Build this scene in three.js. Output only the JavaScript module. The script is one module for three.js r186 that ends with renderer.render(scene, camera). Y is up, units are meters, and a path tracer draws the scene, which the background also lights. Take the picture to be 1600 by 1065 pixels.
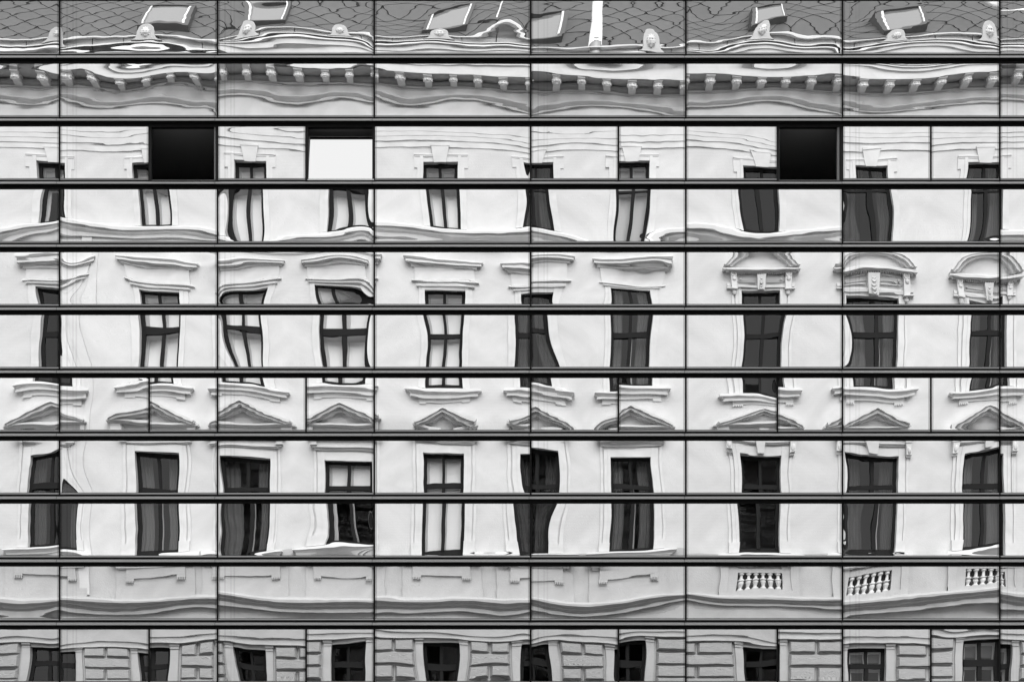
import * as THREE from 'three';
import { mergeGeometries } from 'three/addons/utils/BufferGeometryUtils.js';
import { ImprovedNoise } from 'three/addons/math/ImprovedNoise.js';

// ───────────────────────────── camera, sky, sun, exposure ─────────────────────────────
// A pedestrian on the pavement in front of the old stucco building (z = 26) looks across
// the street at the mirror-glass office wall (z = 0) with a shifted (perspective-control) lens.
const EYE = 1.65, D_GLASS = 24, Z_OLD = 26, FOCAL = 2616, CX = 800, CY = 1250;
const scene = new THREE.Scene();
const fullH = CY * 2, fullW = fullH * 1600 / 1065;
const camera = new THREE.PerspectiveCamera(2 * Math.atan(CY / FOCAL) * 180 / Math.PI, 1600 / 1065, 0.1, 3000);
camera.setViewOffset(fullW, fullH, fullW / 2 - CX, 0, 1600, 1065);
camera.position.set(0, EYE, D_GLASS);
camera.lookAt(0, EYE, 0);

const renderer = new THREE.WebGLRenderer({ antialias: true });
renderer.toneMapping = THREE.LinearToneMapping;
renderer.toneMappingExposure = 4.85;
renderer.shadowMap.enabled = true;

{ // an even, colourless overcast: brighter towards the zenith
  const w = 64, h = 64, d = new Float32Array(w * h * 4);
  for (let j = 0; j < h; j++) for (let i = 0; i < w; i++) {
    const el = ((j + 0.5) / h - 0.5) * Math.PI, s = Math.max(0, Math.sin(el));
    const v = el < 0 ? 0.25 : 0.62 + 0.2 * s, k = (j * w + i) * 4;
    d[k] = d[k + 1] = d[k + 2] = v; d[k + 3] = 1;
  }
  const t = new THREE.DataTexture(d, w, h, THREE.RGBAFormat, THREE.FloatType);
  t.mapping = THREE.EquirectangularReflectionMapping;
  t.magFilter = t.minFilter = THREE.LinearFilter; t.needsUpdate = true;
  scene.background = t; scene.environment = t;
}
const sun = new THREE.DirectionalLight(0xffffff, 1.5);
sun.position.set(8, 56, -24); sun.target.position.set(0, 10, 20);
sun.castShadow = true; sun.shadow.radius = 90;
Object.assign(sun.shadow.camera, { left: -40, right: 40, top: 40, bottom: -40, near: 1, far: 160 });
sun.shadow.mapSize.set(2048, 2048);
scene.add(sun, sun.target);

// ───────────────────────────── small tools ─────────────────────────────
function mulberry(a) { return () => { a |= 0; a = a + 0x6D2B79F5 | 0; let t = Math.imul(a ^ a >>> 15, 1 | a); t = t + Math.imul(t ^ t >>> 7, 61 | t) ^ t; return ((t ^ t >>> 14) >>> 0) / 4294967296; }; }
const noise = new ImprovedNoise();
// measured places: on the glass wall (z = 0) and on the old facade (seen mirrored, 50 m of path away)
const PX = D_GLASS / FOCAL, S = (D_GLASS + Z_OLD) / FOCAL, REACH = D_GLASS + Z_OLD;
const gX = (x) => (x - CX) * PX, gY = (y) => EYE + (CY - y) * PX;
const fX = (x) => (x - CX) * S, fY = (y, p = 0) => EYE + (CY - y) * S * (REACH - p) / REACH;

class MB { // collects convex pieces, merges them into ONE mesh
  constructor() { this.p = []; this.n = []; this.uv = []; }
  faces(list) { // list of polygons (arrays of [x,y,z]); turned outwards from the piece's middle
    const all = list.flat(), c = [0, 1, 2].map((k) => all.reduce((s, v) => s + v[k], 0) / all.length);
    for (let f of list) {
      const nrm = (g) => { const [a, b, cc] = g, u = [0, 1, 2].map((k) => b[k] - a[k]), v = [0, 1, 2].map((k) => cc[k] - a[k]);
        const m = [u[1] * v[2] - u[2] * v[1], u[2] * v[0] - u[0] * v[2], u[0] * v[1] - u[1] * v[0]], l = Math.hypot(...m) || 1; return m.map((q) => q / l); };
      let n = nrm(f);
      const fc = [0, 1, 2].map((k) => f.reduce((s, v) => s + v[k], 0) / f.length - c[k]);
      if (n[0] * fc[0] + n[1] * fc[1] + n[2] * fc[2] < 0) { f = [...f].reverse(); n = n.map((q) => -q); }
      const ax = n.map(Math.abs), k = ax[2] >= ax[0] && ax[2] >= ax[1] ? 2 : ax[1] >= ax[0] ? 1 : 0;
      const uv = (v) => k === 2 ? [v[0], v[1]] : k === 1 ? [v[0], v[2]] : [v[2], v[1]];
      for (let i = 1; i + 1 < f.length; i++) for (const v of [f[0], f[i], f[i + 1]]) { this.p.push(...v); this.n.push(...n); this.uv.push(...uv(v)); }
    }
    return this;
  }
  hexa(a, b) { // two matching 4-corner rings joined into a solid
    const F = [a, b]; for (let i = 0; i < 4; i++) { const j = (i + 1) % 4; F.push([a[i], a[j], b[j], b[i]]); }
    return this.faces(F);
  }
  box(x0, x1, y0, y1, z0, z1) { return this.hexa([[x0, y0, z0], [x1, y0, z0], [x1, y1, z0], [x0, y1, z0]], [[x0, y0, z1], [x1, y0, z1], [x1, y1, z1], [x0, y1, z1]]); }
  // a moulding on the old facade: profile of [projection, height] from top to bottom, with mitred returns at both ends
  mould(x0, x1, prof, back = Z_OLD) {
    const ring = ([p, y]) => [[x0 - p, y, back + 0.02], [x0 - p, y, back - p], [x1 + p, y, back - p], [x1 + p, y, back + 0.02]];
    for (let i = 0; i + 1 < prof.length; i++) {
      const a = ring(prof[i]), b = ring(prof[i + 1]);
      const F = []; for (let k = 0; k < 3; k++) F.push([a[k], a[k + 1], b[k + 1], b[k]]);
      const m = new MB(); // orient outwards: use the middle of the solid
      F.push([a[0], a[3], b[3], b[0]]);
      if (i === 0) F.push(a); if (i === prof.length - 2) F.push(b);
      if (Math.abs(prof[i][1] - prof[i + 1][1]) < 1e-6) F[1] = [a[1], a[2], b[2], b[1]];
      this.faces(F);
    }
    return this;
  }
  add(g, m) { // any three.js geometry
    g = g.index ? g.toNonIndexed() : g.clone(); if (m) g.applyMatrix4(m);
    const P = g.attributes.position.array, N = g.attributes.normal.array, U = g.attributes.uv?.array;
    for (let i = 0; i < P.length; i++) { this.p.push(P[i]); this.n.push(N[i]); }
    for (let i = 0; i < P.length / 3; i++) this.uv.push(U ? U[2 * i] : 0, U ? U[2 * i + 1] : 0);
    return this;
  }
  geometry() {
    const g = new THREE.BufferGeometry();
    g.setAttribute('position', new THREE.Float32BufferAttribute(this.p, 3));
    g.setAttribute('normal', new THREE.Float32BufferAttribute(this.n, 3));
    g.setAttribute('uv', new THREE.Float32BufferAttribute(this.uv, 2));
    return g;
  }
  build(name, mat, parent) { return part(name, this.geometry(), mat, parent); }
}
function part(name, geo, mat, parent) {
  const m = new THREE.Mesh(geo, mat); m.name = name; m.castShadow = m.receiveShadow = true; parent.add(m); return m;
}
function group(name, parent, x = 0, y = 0, z = 0) { const g = new THREE.Group(); g.name = name; g.position.set(x, y, z); parent.add(g); return g; }
const T = (x, y, z, rx = 0, ry = 0, rz = 0, s = [1, 1, 1]) => new THREE.Matrix4().compose(new THREE.Vector3(x, y, z), new THREE.Quaternion().setFromEuler(new THREE.Euler(rx, ry, rz)), new THREE.Vector3(...s));

// ───────────────────────────── materials (all colourless: a black-and-white photograph) ─────────────────────────────
function grain(size, f) { // f(u, v) → 0..1, tiling
  const d = new Uint8Array(size * size * 4);
  for (let j = 0; j < size; j++) for (let i = 0; i < size; i++) {
    const v = Math.max(0, Math.min(255, Math.round(255 * f(i / size, j / size)))), k = (j * size + i) * 4;
    d[k] = d[k + 1] = d[k + 2] = v; d[k + 3] = 255;
  }
  const t = new THREE.DataTexture(d, size, size); t.wrapS = t.wrapT = THREE.RepeatWrapping; t.magFilter = THREE.LinearFilter; t.minFilter = THREE.LinearMipmapLinearFilter; t.generateMipmaps = true; t.needsUpdate = true;
  return t;
}
const ring = (u, v, f, z) => { // tiling noise on a torus
  const a = u * 2 * Math.PI, b = v * 2 * Math.PI, r = f / (2 * Math.PI);
  return noise.noise(Math.cos(a) * r + 7.3, Math.sin(a) * r + Math.cos(b) * r * 1.3 + z, Math.sin(b) * r * 1.3 + z * 0.7);
};
const rep = (t, m) => { const c = t.clone(); c.repeat.set(1 / m, 1 / m); c.needsUpdate = true; return c; };
const blotch = grain(256, (u, v) => 0.92 + 0.09 * ring(u, v, 6, 1) + 0.03 * ring(u, v, 18, 4) + 0.02 * ring(u, v, 60, 9));
const pits = grain(256, (u, v) => 0.5 + 0.3 * ring(u, v, 30, 2) + 0.3 * ring(u, v, 70, 5));
const hewn = grain(256, (u, v) => 0.5 + 0.45 * ring(u, v * 2.2, 14, 3) + 0.35 * ring(u, v * 2, 40, 8));
const film = grain(256, (u, v) => 0.965 + 0.03 * ring(u, v, 5, 11) + 0.015 * ring(u, v, 24, 14));
const blinds = grain(256, (u, v) => 0.965 + 0.03 * ring(u, v, 4, 17) + 0.012 * Math.cos(v * 2 * Math.PI * 85));
const grey = (v) => new THREE.Color().setRGB(v, v, v);
const std = (v, rough, extra = {}) => new THREE.MeshStandardMaterial({ color: grey(v), roughness: rough, ...extra });
const M = {
  stucco: std(0.62, 0.95, { map: rep(blotch, 3.7), bumpMap: rep(pits, 0.9), bumpScale: 0.003 }),
  trim: std(0.65, 0.9, { map: rep(blotch, 2.3) }),
  lower: std(0.47, 0.95, { map: rep(blotch, 3.1), bumpMap: rep(pits, 0.9), bumpScale: 0.004 }),  // greyer than stucco: dimmer light low on the facade put into the colour
  block: std(0.37, 0.97, { map: rep(blotch, 1.7), bumpMap: rep(hewn, 0.8), bumpScale: 0.012 }),
  shaded_soffit: std(0.42, 0.95, { map: rep(blotch, 1.9) }),  // same plaster, with the shade under the cornice put into its colour
  shadedTrim: std(0.45, 0.95, { map: rep(blotch, 2.1) }),  // trim plaster with the shade under the mouldings put into its colour
  leafGlass: new THREE.MeshPhysicalMaterial({ color: grey(0.245), roughness: 0, metalness: 1 }),
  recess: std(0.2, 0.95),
  slate: std(0.082, 0.75, { map: rep(blotch, 1.1) }),
  slate2: std(0.076, 0.75, { map: rep(blotch, 1.3) }),
  slate3: std(0.088, 0.75, { map: rep(blotch, 0.9) }),
  roofBase: std(0.072, 0.9),
  sheet: std(0.36, 0.5, { metalness: 0.3, map: rep(blotch, 1.5) }),
  sheetLight: std(0.55, 0.5),
  wood: new THREE.MeshPhysicalMaterial({ color: grey(0.014), roughness: 0.8, specularIntensity: 0.3 }),
  woodPale: std(0.26, 0.5),
  winGlass: new THREE.MeshPhysicalMaterial({ color: grey(0.93), roughness: 0, transmission: 1, thickness: 0, ior: 1.5 }),
  skyGlass: new THREE.MeshPhysicalMaterial({ color: grey(0.16), roughness: 0.12, metalness: 0.2 }),
  innerSash: std(0.5, 0.6),
  curtain: std(0.86, 0.95),  // also the white of the blinds that stand in for mirrored sky
  curtainGrey: std(0.10, 0.95),
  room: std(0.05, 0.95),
  mirrors: [0.42, 0.41, 0.43, 0.405].map((v, k) => new THREE.MeshPhysicalMaterial({ color: grey(v), roughness: 0, metalness: 1, map: rep(k % 2 ? blinds : film, 2.9 + 0.37 * k) })),
  mirrorEdge: new THREE.MeshPhysicalMaterial({ color: grey(0.25), roughness: 0, metalness: 1 }),
  mirrorStrip: new THREE.MeshPhysicalMaterial({ color: grey(0.29), roughness: 0, metalness: 1 }),
  mirrorFaint: new THREE.MeshPhysicalMaterial({ color: grey(0.36), roughness: 0, metalness: 1 }),
  gasket: new THREE.MeshPhysicalMaterial({ color: grey(0.004), roughness: 0.7, specularIntensity: 0.25 }),
  cap: std(0.095, 0.38, { metalness: 0.75 }),
  bead: std(0.085, 0.4, { metalness: 0.6 }),
  leafFrame: std(0.2, 0.4, { metalness: 0.7 }),
  darkMetal: std(0.03, 0.6),
  frame: std(0.06, 0.5, { metalness: 0.3 }),
  dark: std(0.2, 0.9),
  asphalt: std(0.06, 0.95, { map: rep(blotch, 2) }),
  paving: std(0.16, 0.95, { map: rep(blotch, 2) }),
};

// ───────────────────────────── the street ─────────────────────────────
const setting = (name, m, mat) => { const o = m.build(name, mat, scene); o.userData = { kind: 'structure' }; return o; };
setting('ground', new MB().faces([[[-600, -0.16, -600], [600, -0.16, -600], [600, -0.16, 600], [-600, -0.16, 600]]]), M.asphalt);
setting('road', new MB().box(-120, 120, -0.15, -0.12, 3.5, 22.4), M.asphalt);
setting('pavement', new MB().box(-120, 120, -0.15, 0, -0.2, 3.5), M.paving);
setting('pavement_001', new MB().box(-120, 120, -0.15, 0, 22.4, 26.4), M.paving);

// ───────────────────────────── the old stucco building (behind the camera, seen in the glass) ─────────────────────────────
const old = group('stucco_apartment_building', scene, 0, 0, 0);
old.userData = { label: 'pale stucco building with pediments, cornice and slate roof mirrored in the glass', category: 'building' };
const AX = [-228, -78, 75, 247, 383, 541, 694, 838, 988, 1189, 1362, 1538, 1712, 1888];
const FIRST_RICH = 9; // from here on the richer windows: arched hoods, dentils, balusters
const XL = fX(-320), XR = fX(1980), ZW = Z_OLD;
const FL = { top: { h: 28, a: 252, b: 356 }, third: { h: 32, a: 455, b: 604 }, second: { h: 34, a: 708, b: 863 }, mezz: { h: 28, a: 1008, b: 1120 } };

{ // the wall, in one band after another, with real window openings
  const band = (y0, y1, holes, mat, name) => { // y0 below, y1 above in px (y0 > y1)
    let x = XL; const put = (x0, x1) => new MB().box(x0, x1, fY(y0), fY(y1), ZW, ZW + 0.5).build(holes.length ? 'wall_pier' : 'wall', mat, old);
    for (const [a, b] of holes) { put(x, fX(a)); x = fX(b); }
    put(x, XR);
  };
  const H = (f) => AX.map((a) => [a - f.h, a + f.h]);
  band(252, 100, [], M.stucco, 'wall');
  band(356, 252, H(FL.top), M.stucco, 'wall');
  band(455, 356, [], M.stucco, 'wall');
  band(604, 455, H(FL.third), M.stucco, 'wall');
  band(708, 604, [], M.stucco, 'wall');
  band(863, 708, H(FL.second), M.stucco, 'wall');
  band(893, 863, [], M.lower, 'wall');
  band(923, 893, AX.slice(FIRST_RICH).map((a) => [a - 35, a + 35]), M.lower, 'wall');
  band(1008, 923, [], M.lower, 'wall');
  band(1120, 1008, H(FL.mezz), M.lower, 'wall');
  const yg = fY(1120);
  new MB().box(XL, XR, 0, yg, ZW, ZW + 0.5).build('ground_floor_wall', M.lower, old);
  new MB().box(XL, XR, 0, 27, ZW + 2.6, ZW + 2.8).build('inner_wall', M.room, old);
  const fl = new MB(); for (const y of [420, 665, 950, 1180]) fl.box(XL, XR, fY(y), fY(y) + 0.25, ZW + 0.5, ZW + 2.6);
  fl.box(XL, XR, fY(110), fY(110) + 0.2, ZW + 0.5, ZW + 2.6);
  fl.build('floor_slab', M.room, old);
  for (const s of [XL, XR - 0.3]) new MB().box(s, s + 0.3, 0, fY(80), ZW + 0.5, ZW + 12).build('side_wall', M.lower, old);
  new MB().box(XL, XR, 0, fY(80), ZW + 12, ZW + 12.3).build('back_wall', M.lower, old);
}
{ // main cornice from the frieze up, then the running courses
  const P = (list) => list.map(([p, y]) => [p, fY(y, p)]);
  new MB().mould(XL, XR, P([[0.02, 123], [0.20, 123.5], [0.13, 131], [0.13, 136], [0.20, 136.5], [0.20, 138.5], [0.15, 139], [0.17, 140.5], [0.13, 142], [0.12, 152], [0.26, 152.5], [0.25, 154], [0.14, 160], [0.16, 160.5], [0.15, 162], [0.08, 163], [0.08, 206], [0.07, 206.4], [0.07, 213], [0.06, 213.3], [0.06, 220.5], [0.032, 221.1], [0.032, 230.5], [0.0, 231.2]])).build('entablature', M.trim, old);
  new MB().mould(XL, XR, P([[0.5, 80], [0.92, 82], [0.92, 88], [0.88, 89], [0.85, 92], [0.84, 107.5], [0.82, 108], [0.80, 106], [0.24, 123], [0.1, 124]].map(([p, y], i) => [p, i > 6 ? y : y])).map(([p, y], i) => i >= 8 ? [p, fY(107.2, 0.8) - (i === 9 ? 0.02 : 0)] : [p, y])).build('cornice', M.trim, old);
  { const y = fY(107.2, 0.8); new MB().box(XL, XR, y - 0.028, y - 0.008, ZW - 0.78, ZW - 0.2).build('shaded_soffit', M.shaded_soffit, old); new MB().mould(XL, XR, P([[0.14, 123.6], [0.22, 124], [0.22, 131], [0.14, 136]])).build('bed_moulding', M.shadedTrim, old); }  // thin panel and bed, darkened by colour for the shade below the cornice
  new MB().mould(XL, XR, P([[0.55, 74], [0.98, 74.5], [1.0, 76.5], [0.97, 78], [0.9, 79.5], [0.9, 82]])).build('gutter', M.sheetLight, old);
  // blocking course: sheet-metal panels with upright seams between two light rails
  const pr = new MB(); pr.mould(XL, XR, P([[0.3, 57], [0.62, 57.3], [0.62, 58.8], [0.55, 59.2]])); pr.build('parapet_coping', M.sheetLight, old);
  const n = 44, w = (XR - XL) / n, g = new MB().box(0.012, w - 0.012, fY(78, 0.5), fY(58.8, 0.5), 0, 0.14).geometry();
  for (let i = 0; i < n; i++) part('parapet_panel', g, M.sheet, old).position.set(XL + i * w, 0, ZW - 0.5);
  new MB().box(XL, XR, fY(82, 0.4), fY(58.8, 0.4), ZW - 0.37, ZW - 0.2).build('parapet_core', M.sheet, old);
  new MB().mould(XL, XR, P([[0.5, 68.6], [0.66, 68.8], [0.66, 70.4], [0.5, 70.6]])).build('parapet_rail', M.sheetLight, old);
  const nail = new MB().box(-0.014, 0.014, -0.016, 0.016, 0, 0.05).geometry(); const hooks = new MB();
  for (let x = XL + 0.2; x < XR; x += 0.36) hooks.add(nail, T(x, fY(72.4, 0.66), ZW - 0.56));
  hooks.build('gutter_bolts', M.frame, old).userData = { kind: 'stuff' };
  // sill course of the top floor, string course under the balconies, fillets over the mezzanine
  new MB().mould(XL, XR, P([[0, 356], [0.22, 356.5], [0.24, 358], [0.24, 362], [0.17, 363], [0.16, 367], [0.10, 371], [0.10, 375], [0.0, 376.5]])).build('sill_course', M.trim, old);
  new MB().mould(XL, XR, P([[0.0, 927], [0.48, 929], [0.55, 931], [0.55, 934.6], [0.50, 935.2], [0.46, 937.5], [0.40, 938], [0.36, 942], [0.28, 943], [0.22, 946.8]])).build('string_course', M.shadedTrim, old);  // shade of the downward faces is put into the colour
  new MB().mould(XL, XR, P([[0.1, 946.9], [0.23, 947], [0.23, 953], [0.0, 954]])).build('string_fascia', M.trim, old);
  new MB().mould(XL, XR, P([[0.1, 968], [0.16, 968.5], [0.16, 990.3], [0.10, 991], [0.10, 999], [0.17, 999.2], [0.17, 1000], [0.0, 1001.6]])).build('lintel_course', M.lower, old);
  for (const x of [135]) new MB().box(fX(x - 9), fX(x + 7), fY(925), fY(377), ZW - 0.06, ZW + 0.02).build('wall_strip', M.stucco, old);
}
{ // lion-mask brackets under the soffit and crests on the parapet
  const face = (r) => { // a small lion head: mane, muzzle, brow, cheeks
    const m = new MB(), s = (x, y, z, a, b, c) => m.add(new THREE.SphereGeometry(r, 12, 8), T(x * r, y * r, z * r, 0, 0, 0, [a, b, c]));
    s(0, 0, 0, 1, 1.1, 0.6); s(0, -0.35, -0.55, 0.42, 0.38, 0.42); s(-0.36, 0.28, -0.42, 0.3, 0.16, 0.26); s(0.36, 0.28, -0.42, 0.3, 0.16, 0.26);
    s(0, 0.12, -0.6, 0.15, 0.45, 0.22); s(-0.6, -0.15, -0.3, 0.3, 0.5, 0.3); s(0.6, -0.15, -0.3, 0.3, 0.5, 0.3); s(0, -0.75, -0.3, 0.3, 0.4, 0.3);
    for (let k = 0; k < 9; k++) { const a = (k / 8) * Math.PI * 1.3 - 0.47; s(Math.cos(a) * 0.95, Math.sin(a) * 1.0, 0.1, 0.28, 0.28, 0.4); }
    return m.geometry();
  };
  const body = new MB(), w = 0.11; // console: deep at the top, curling in below
  const pr = [[0.80, 0], [0.80, -0.06], [0.74, -0.08], [0.70, -0.17], [0.58, -0.27], [0.42, -0.32], [0.22, -0.35], [0.12, -0.36]];
  for (let i = 0; i + 1 < pr.length; i++) { const [p, y] = pr[i], [q, z] = pr[i + 1], e = i < 2 ? 0.03 : 0;
    body.hexa([[-w - e, y, 0], [w + e, y, 0], [w + e, y, -p], [-w - e, y, -p]], [[-w - e, z, 0], [w + e, z, 0], [w + e, z, -q], [-w - e, z, -q]]); }
  const bg = body.geometry(), fg = face(0.135), cg = face(0.17);
  const yb = fY(107.2, 0.8) - 0.02;
  for (let x = 34 - 39.7 * 8, k = 0; x < 1960; x += 39.7, k++) {
    const b = group('cornice_bracket', old, fX(x), yb, ZW); b.scale.set(0.9, 0.84, 1);
    part('bracket_body', bg, M.trim, b); part('lion_mask', fg, M.trim, b).position.set(0, -0.2, -0.66);
  }
  const plate = new THREE.Shape(); plate.moveTo(-0.46, -0.25); plate.quadraticCurveTo(-0.28, -0.2, -0.27, 0.02); plate.absarc(0, 0.05, 0.27, Math.PI, 0, true); plate.quadraticCurveTo(0.28, -0.2, 0.46, -0.25);
  const pg = new THREE.ExtrudeGeometry(plate, { depth: 0.1, bevelEnabled: true, bevelSize: 0.02, bevelThickness: 0.02, bevelSegments: 2, curveSegments: 16 });
  for (const x of [-66, 84, 232, 386, 531, 690, 1010, 1189, 1398, 1545, 1700]) {
    const o = group('crest_ornament', old, fX(x) * 0.988, fY(57, 0.6), ZW - 0.66); o.scale.set(0.86, 0.86, 1);
    part('crest_plate', pg, M.sheet, o); const lm = part('lion_mask', cg, M.sheetLight, o); lm.position.set(0, 0.05, -0.02); lm.scale.setScalar(0.8);
  }
}
{ // the roof: diamond slates on a 45° slope, roof windows, a flue pipe and a cable
  const y0 = fY(62, 0), z0 = ZW - 0.1, roof = group('roof', old, 0, y0, z0);
  const R2 = Math.SQRT1_2, at = (s, up = 0) => [s * R2 + up * R2, s * R2 - up * R2]; // along the slope → [y, z]
  new MB().hexa([[XL, 0, 0], [XR, 0, 0], [XR, 6.4, 6.4], [XL, 6.4, 6.4]], [[XL, -0.3, 0.3], [XR, -0.3, 0.3], [XR, 6.1, 6.7], [XL, 6.1, 6.7]]).build('roof_deck', M.roofBase, roof);
  new MB().hexa([[XL, 6.4, 6.4], [XR, 6.4, 6.4], [XR, 6.4, 12], [XL, 6.4, 12]], [[XL, 6.2, 6.4], [XR, 6.2, 6.4], [XR, 6.2, 12], [XL, 6.2, 12]]).build('flat_roof', M.roofBase, roof);
  const a = 0.41, b = 0.40; // half diagonals
  const slateGeo = (() => { // thin diamond lying on the slope, its lower tip lifted over the row below
    const m = new MB(), v = (x, s, up) => { const [y, z] = at(s, up); return [x, y, z]; };
    const top = [v(0, -b - 0.02, 0.05), v(a + 0.005, 0, 0.034), v(0, b, 0.018), v(-a - 0.005, 0, 0.034)], bot = [v(0, -b - 0.02, 0.032), v(a + 0.005, 0, 0.02), v(0, b, 0.006), v(-a - 0.005, 0, 0.02)];
    return m.hexa(top, bot).geometry();
  })();
  const mats = [M.slate, M.slate2, M.slate3, M.slate], rnd = mulberry(5);
  const lights = [262, 420, 700, 868, 1196, 1404];
  const rest = [];
  for (let r = 0; r < 22; r++) for (let x = XL + (r % 2 ? a : 0); x < XR; x += 2 * a) {
    const s = 0.1 + r * b, [y, z] = at(s), vis = r < 8 && x > fX(-15) && x < fX(1615);
    if (vis) part('roof_slate', slateGeo, mats[Math.floor(rnd() * 4)], roof).position.set(x, y, z);
    else rest.push(slateGeo.clone().translate(x, y, z));
  }
  part('slate_field', mergeGeometries(rest), M.slate, roof).userData = { kind: 'stuff' };
  for (const px of lights) {
    const g = group('roof_window', old, fX(px) * 1.02, y0, z0), hw = 0.64;
    const bar = (x0, x1, s0, s1, u0, u1) => { const v = (x, s, u) => { const [y, z] = at(s, u); return [x, y, z]; }; return [[v(x0, s0, u0), v(x1, s0, u0), v(x1, s1, u0), v(x0, s1, u0)], [v(x0, s0, u1), v(x1, s0, u1), v(x1, s1, u1), v(x0, s1, u1)]]; };
    const f = new MB(), s0 = 0.45, s1 = 2.05;
    f.hexa(...bar(-hw, -hw + 0.1, s0, s1, 0, 0.2)).hexa(...bar(hw - 0.1, hw, s0, s1, 0, 0.2)).hexa(...bar(-hw, hw, s0 - 0.09, s0 + 0.02, 0, 0.21)).hexa(...bar(-hw, hw, s1 - 0.02, s1 + 0.1, 0, 0.21));
    f.build('window_frame', M.slate2, g);
    const inn = new MB(); inn.hexa(...bar(-hw + 0.1, -hw + 0.15, s0 + 0.02, s1, 0.1, 0.195)).hexa(...bar(hw - 0.15, hw - 0.1, s0 + 0.02, s1, 0.1, 0.195)); inn.build('window_trim', M.sheetLight, g);
    new MB().hexa(...bar(-hw + 0.15, hw - 0.15, s0 + 0.02, s1 - 0.02, 0.1, 0.15)).build('window_pane', M.skyGlass, g);
  }
  const flue = group('flue_pipe', old, fX(930), fY(84, 0.55), ZW - 0.5);
  part('pipe', new MB().add(new THREE.CylinderGeometry(0.1, 0.1, 0.55, 14), T(0, 0.28, 0)).geometry(), M.sheet, flue);
  part('pipe_cowl', new MB().add(new THREE.CylinderGeometry(0.12, 0.12, 2.3, 14), T(0, 1.68, 0.02)).geometry(), M.curtain, flue);
  const cab = (pts) => part('roof_cable', new THREE.TubeGeometry(new THREE.CatmullRomCurve3(pts.map(([x, y]) => new THREE.Vector3(fX(x), fY(y), ZW - 0.25))), 24, 0.03, 6), M.curtain, old);
  cab([[772, 57], [778, 30], [786, 0], [792, -60]]); cab([[1496, -12], [1520, 8], [1545, 18], [1562, 22], [1600, 20], [1680, 10]]);
}

// windows: frame with a cross, four panes, sometimes a curtain or a pale blind standing in for mirrored sky
const winGeo = {};
function makeWindow(ax, f, bright, seed, transomAt = 0.42, slit = false) {
  const g = group('window', old, fX(ax), fY(f.b), ZW + 0.17), W = f.h * S, Hh = fY(f.a) - fY(f.b), key = f.a, rnd = mulberry(seed);
  const c = 0.10, ty = Hh * (1 - transomAt);
  if (!winGeo[key]) {
    const m = new MB();
    m.box(-W, -W + c, 0, Hh, 0, 0.09).box(W - c, W, 0, Hh, 0, 0.09).box(-W + c, W - c, 0, c * 1.1, 0.003, 0.087).box(-W + c, W - c, Hh - c, Hh, 0.003, 0.087);
    m.box(-0.055, 0.055, c, ty - 0.08, -0.02, 0.085).box(-0.045, 0.045, ty + 0.08, Hh - c, 0.0, 0.08).box(-W + c, W - c, ty - 0.08, ty + 0.08, -0.035, 0.088);
    winGeo[key] = { frame: m.geometry(), panes: [[-W + c, -0.055, c * 1.1, ty - 0.08], [0.055, W - c, c * 1.1, ty - 0.08], [-W + c, -0.045, ty + 0.08, Hh - c], [0.045, W - c, ty + 0.08, Hh - c]].map(([a, b, y0, y1]) => new THREE.PlaneGeometry(b - a, y1 - y0).rotateY(Math.PI).translate((a + b) / 2, (y0 + y1) / 2, 0)),
      drape: [-1, 1].map((s) => { const q = new THREE.PlaneGeometry(W * 0.62, Hh - 0.1, 16, 1).rotateY(Math.PI), P = q.attributes.position; for (let i = 0; i < P.count; i++) P.setZ(i, 0.025 * Math.sin(P.getX(i) * 55)); q.computeVertexNormals(); return q.translate(s * W * 0.68, Hh / 2, 0.3); }) };
  }
  const G = winGeo[key];
  part('window_frame', G.frame, M.wood, g);
  for (const p of G.panes) { const q = part('window_pane', p, M.winGlass, g); q.position.z = 0.04; q.rotation.set((rnd() - 0.5) * 0.012, (rnd() - 0.5) * 0.02, 0); }
  if (bright > 0) { // a white blind standing in for mirrored sky; in the mezzanine a plain blind
    new MB().box(-W + 0.03, W - 0.03, Hh * (1 - bright), Hh - 0.04, 0.26, 0.27).build('reflection_blind', f === FL.mezz ? M.curtainGrey : bright === 0.9 ? M.innerSash : M.curtain, g);
    const n = new MB(); n.box(-W + 0.03, -W + 0.17, 0.05, Hh - 0.04, 0.20, 0.235).box(-0.05, 0.10, 0.05, Hh - 0.04, 0.20, 0.235).box(W - 0.12, W - 0.03, 0.05, Hh - 0.04, 0.20, 0.235).box(-W + 0.17, W - 0.12, Hh - 0.17, Hh - 0.04, 0.203, 0.232).box(-W + 0.17, W - 0.12, ty - 0.16, ty + 0.06, 0.203, 0.232); n.build('inner_sash', M.innerSash, g);
  } else if (bright < 0) for (const d of G.drape) part('curtain', d, bright < -1 ? M.curtainGrey : M.room, g);
  if (slit) new MB().hexa([[0.06, c, 0.05], [0.10, c, 0.05], [0.10, c, 0.1], [0.06, c, 0.1]], [[0.05, ty - 0.1, 0.05], [0.075, ty - 0.1, 0.05], [0.075, ty - 0.1, 0.1], [0.05, ty - 0.1, 0.1]]).build('sash_edge', M.woodPale, g);
  return g;
}
const topFill = [0, 0, .2, 1, 1, 1, 1, -1, .9, 0, -1, -2, 0, 0], thirdFill = [0, 1, 0, 1, 1, 1, 1, -1, -2, 0, -2, -1, 0, 0], secondFill = [0, 0, -1, -2, -2, 0.3, 1, -1, -2, 0, -1, -2, 0, 0];
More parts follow.
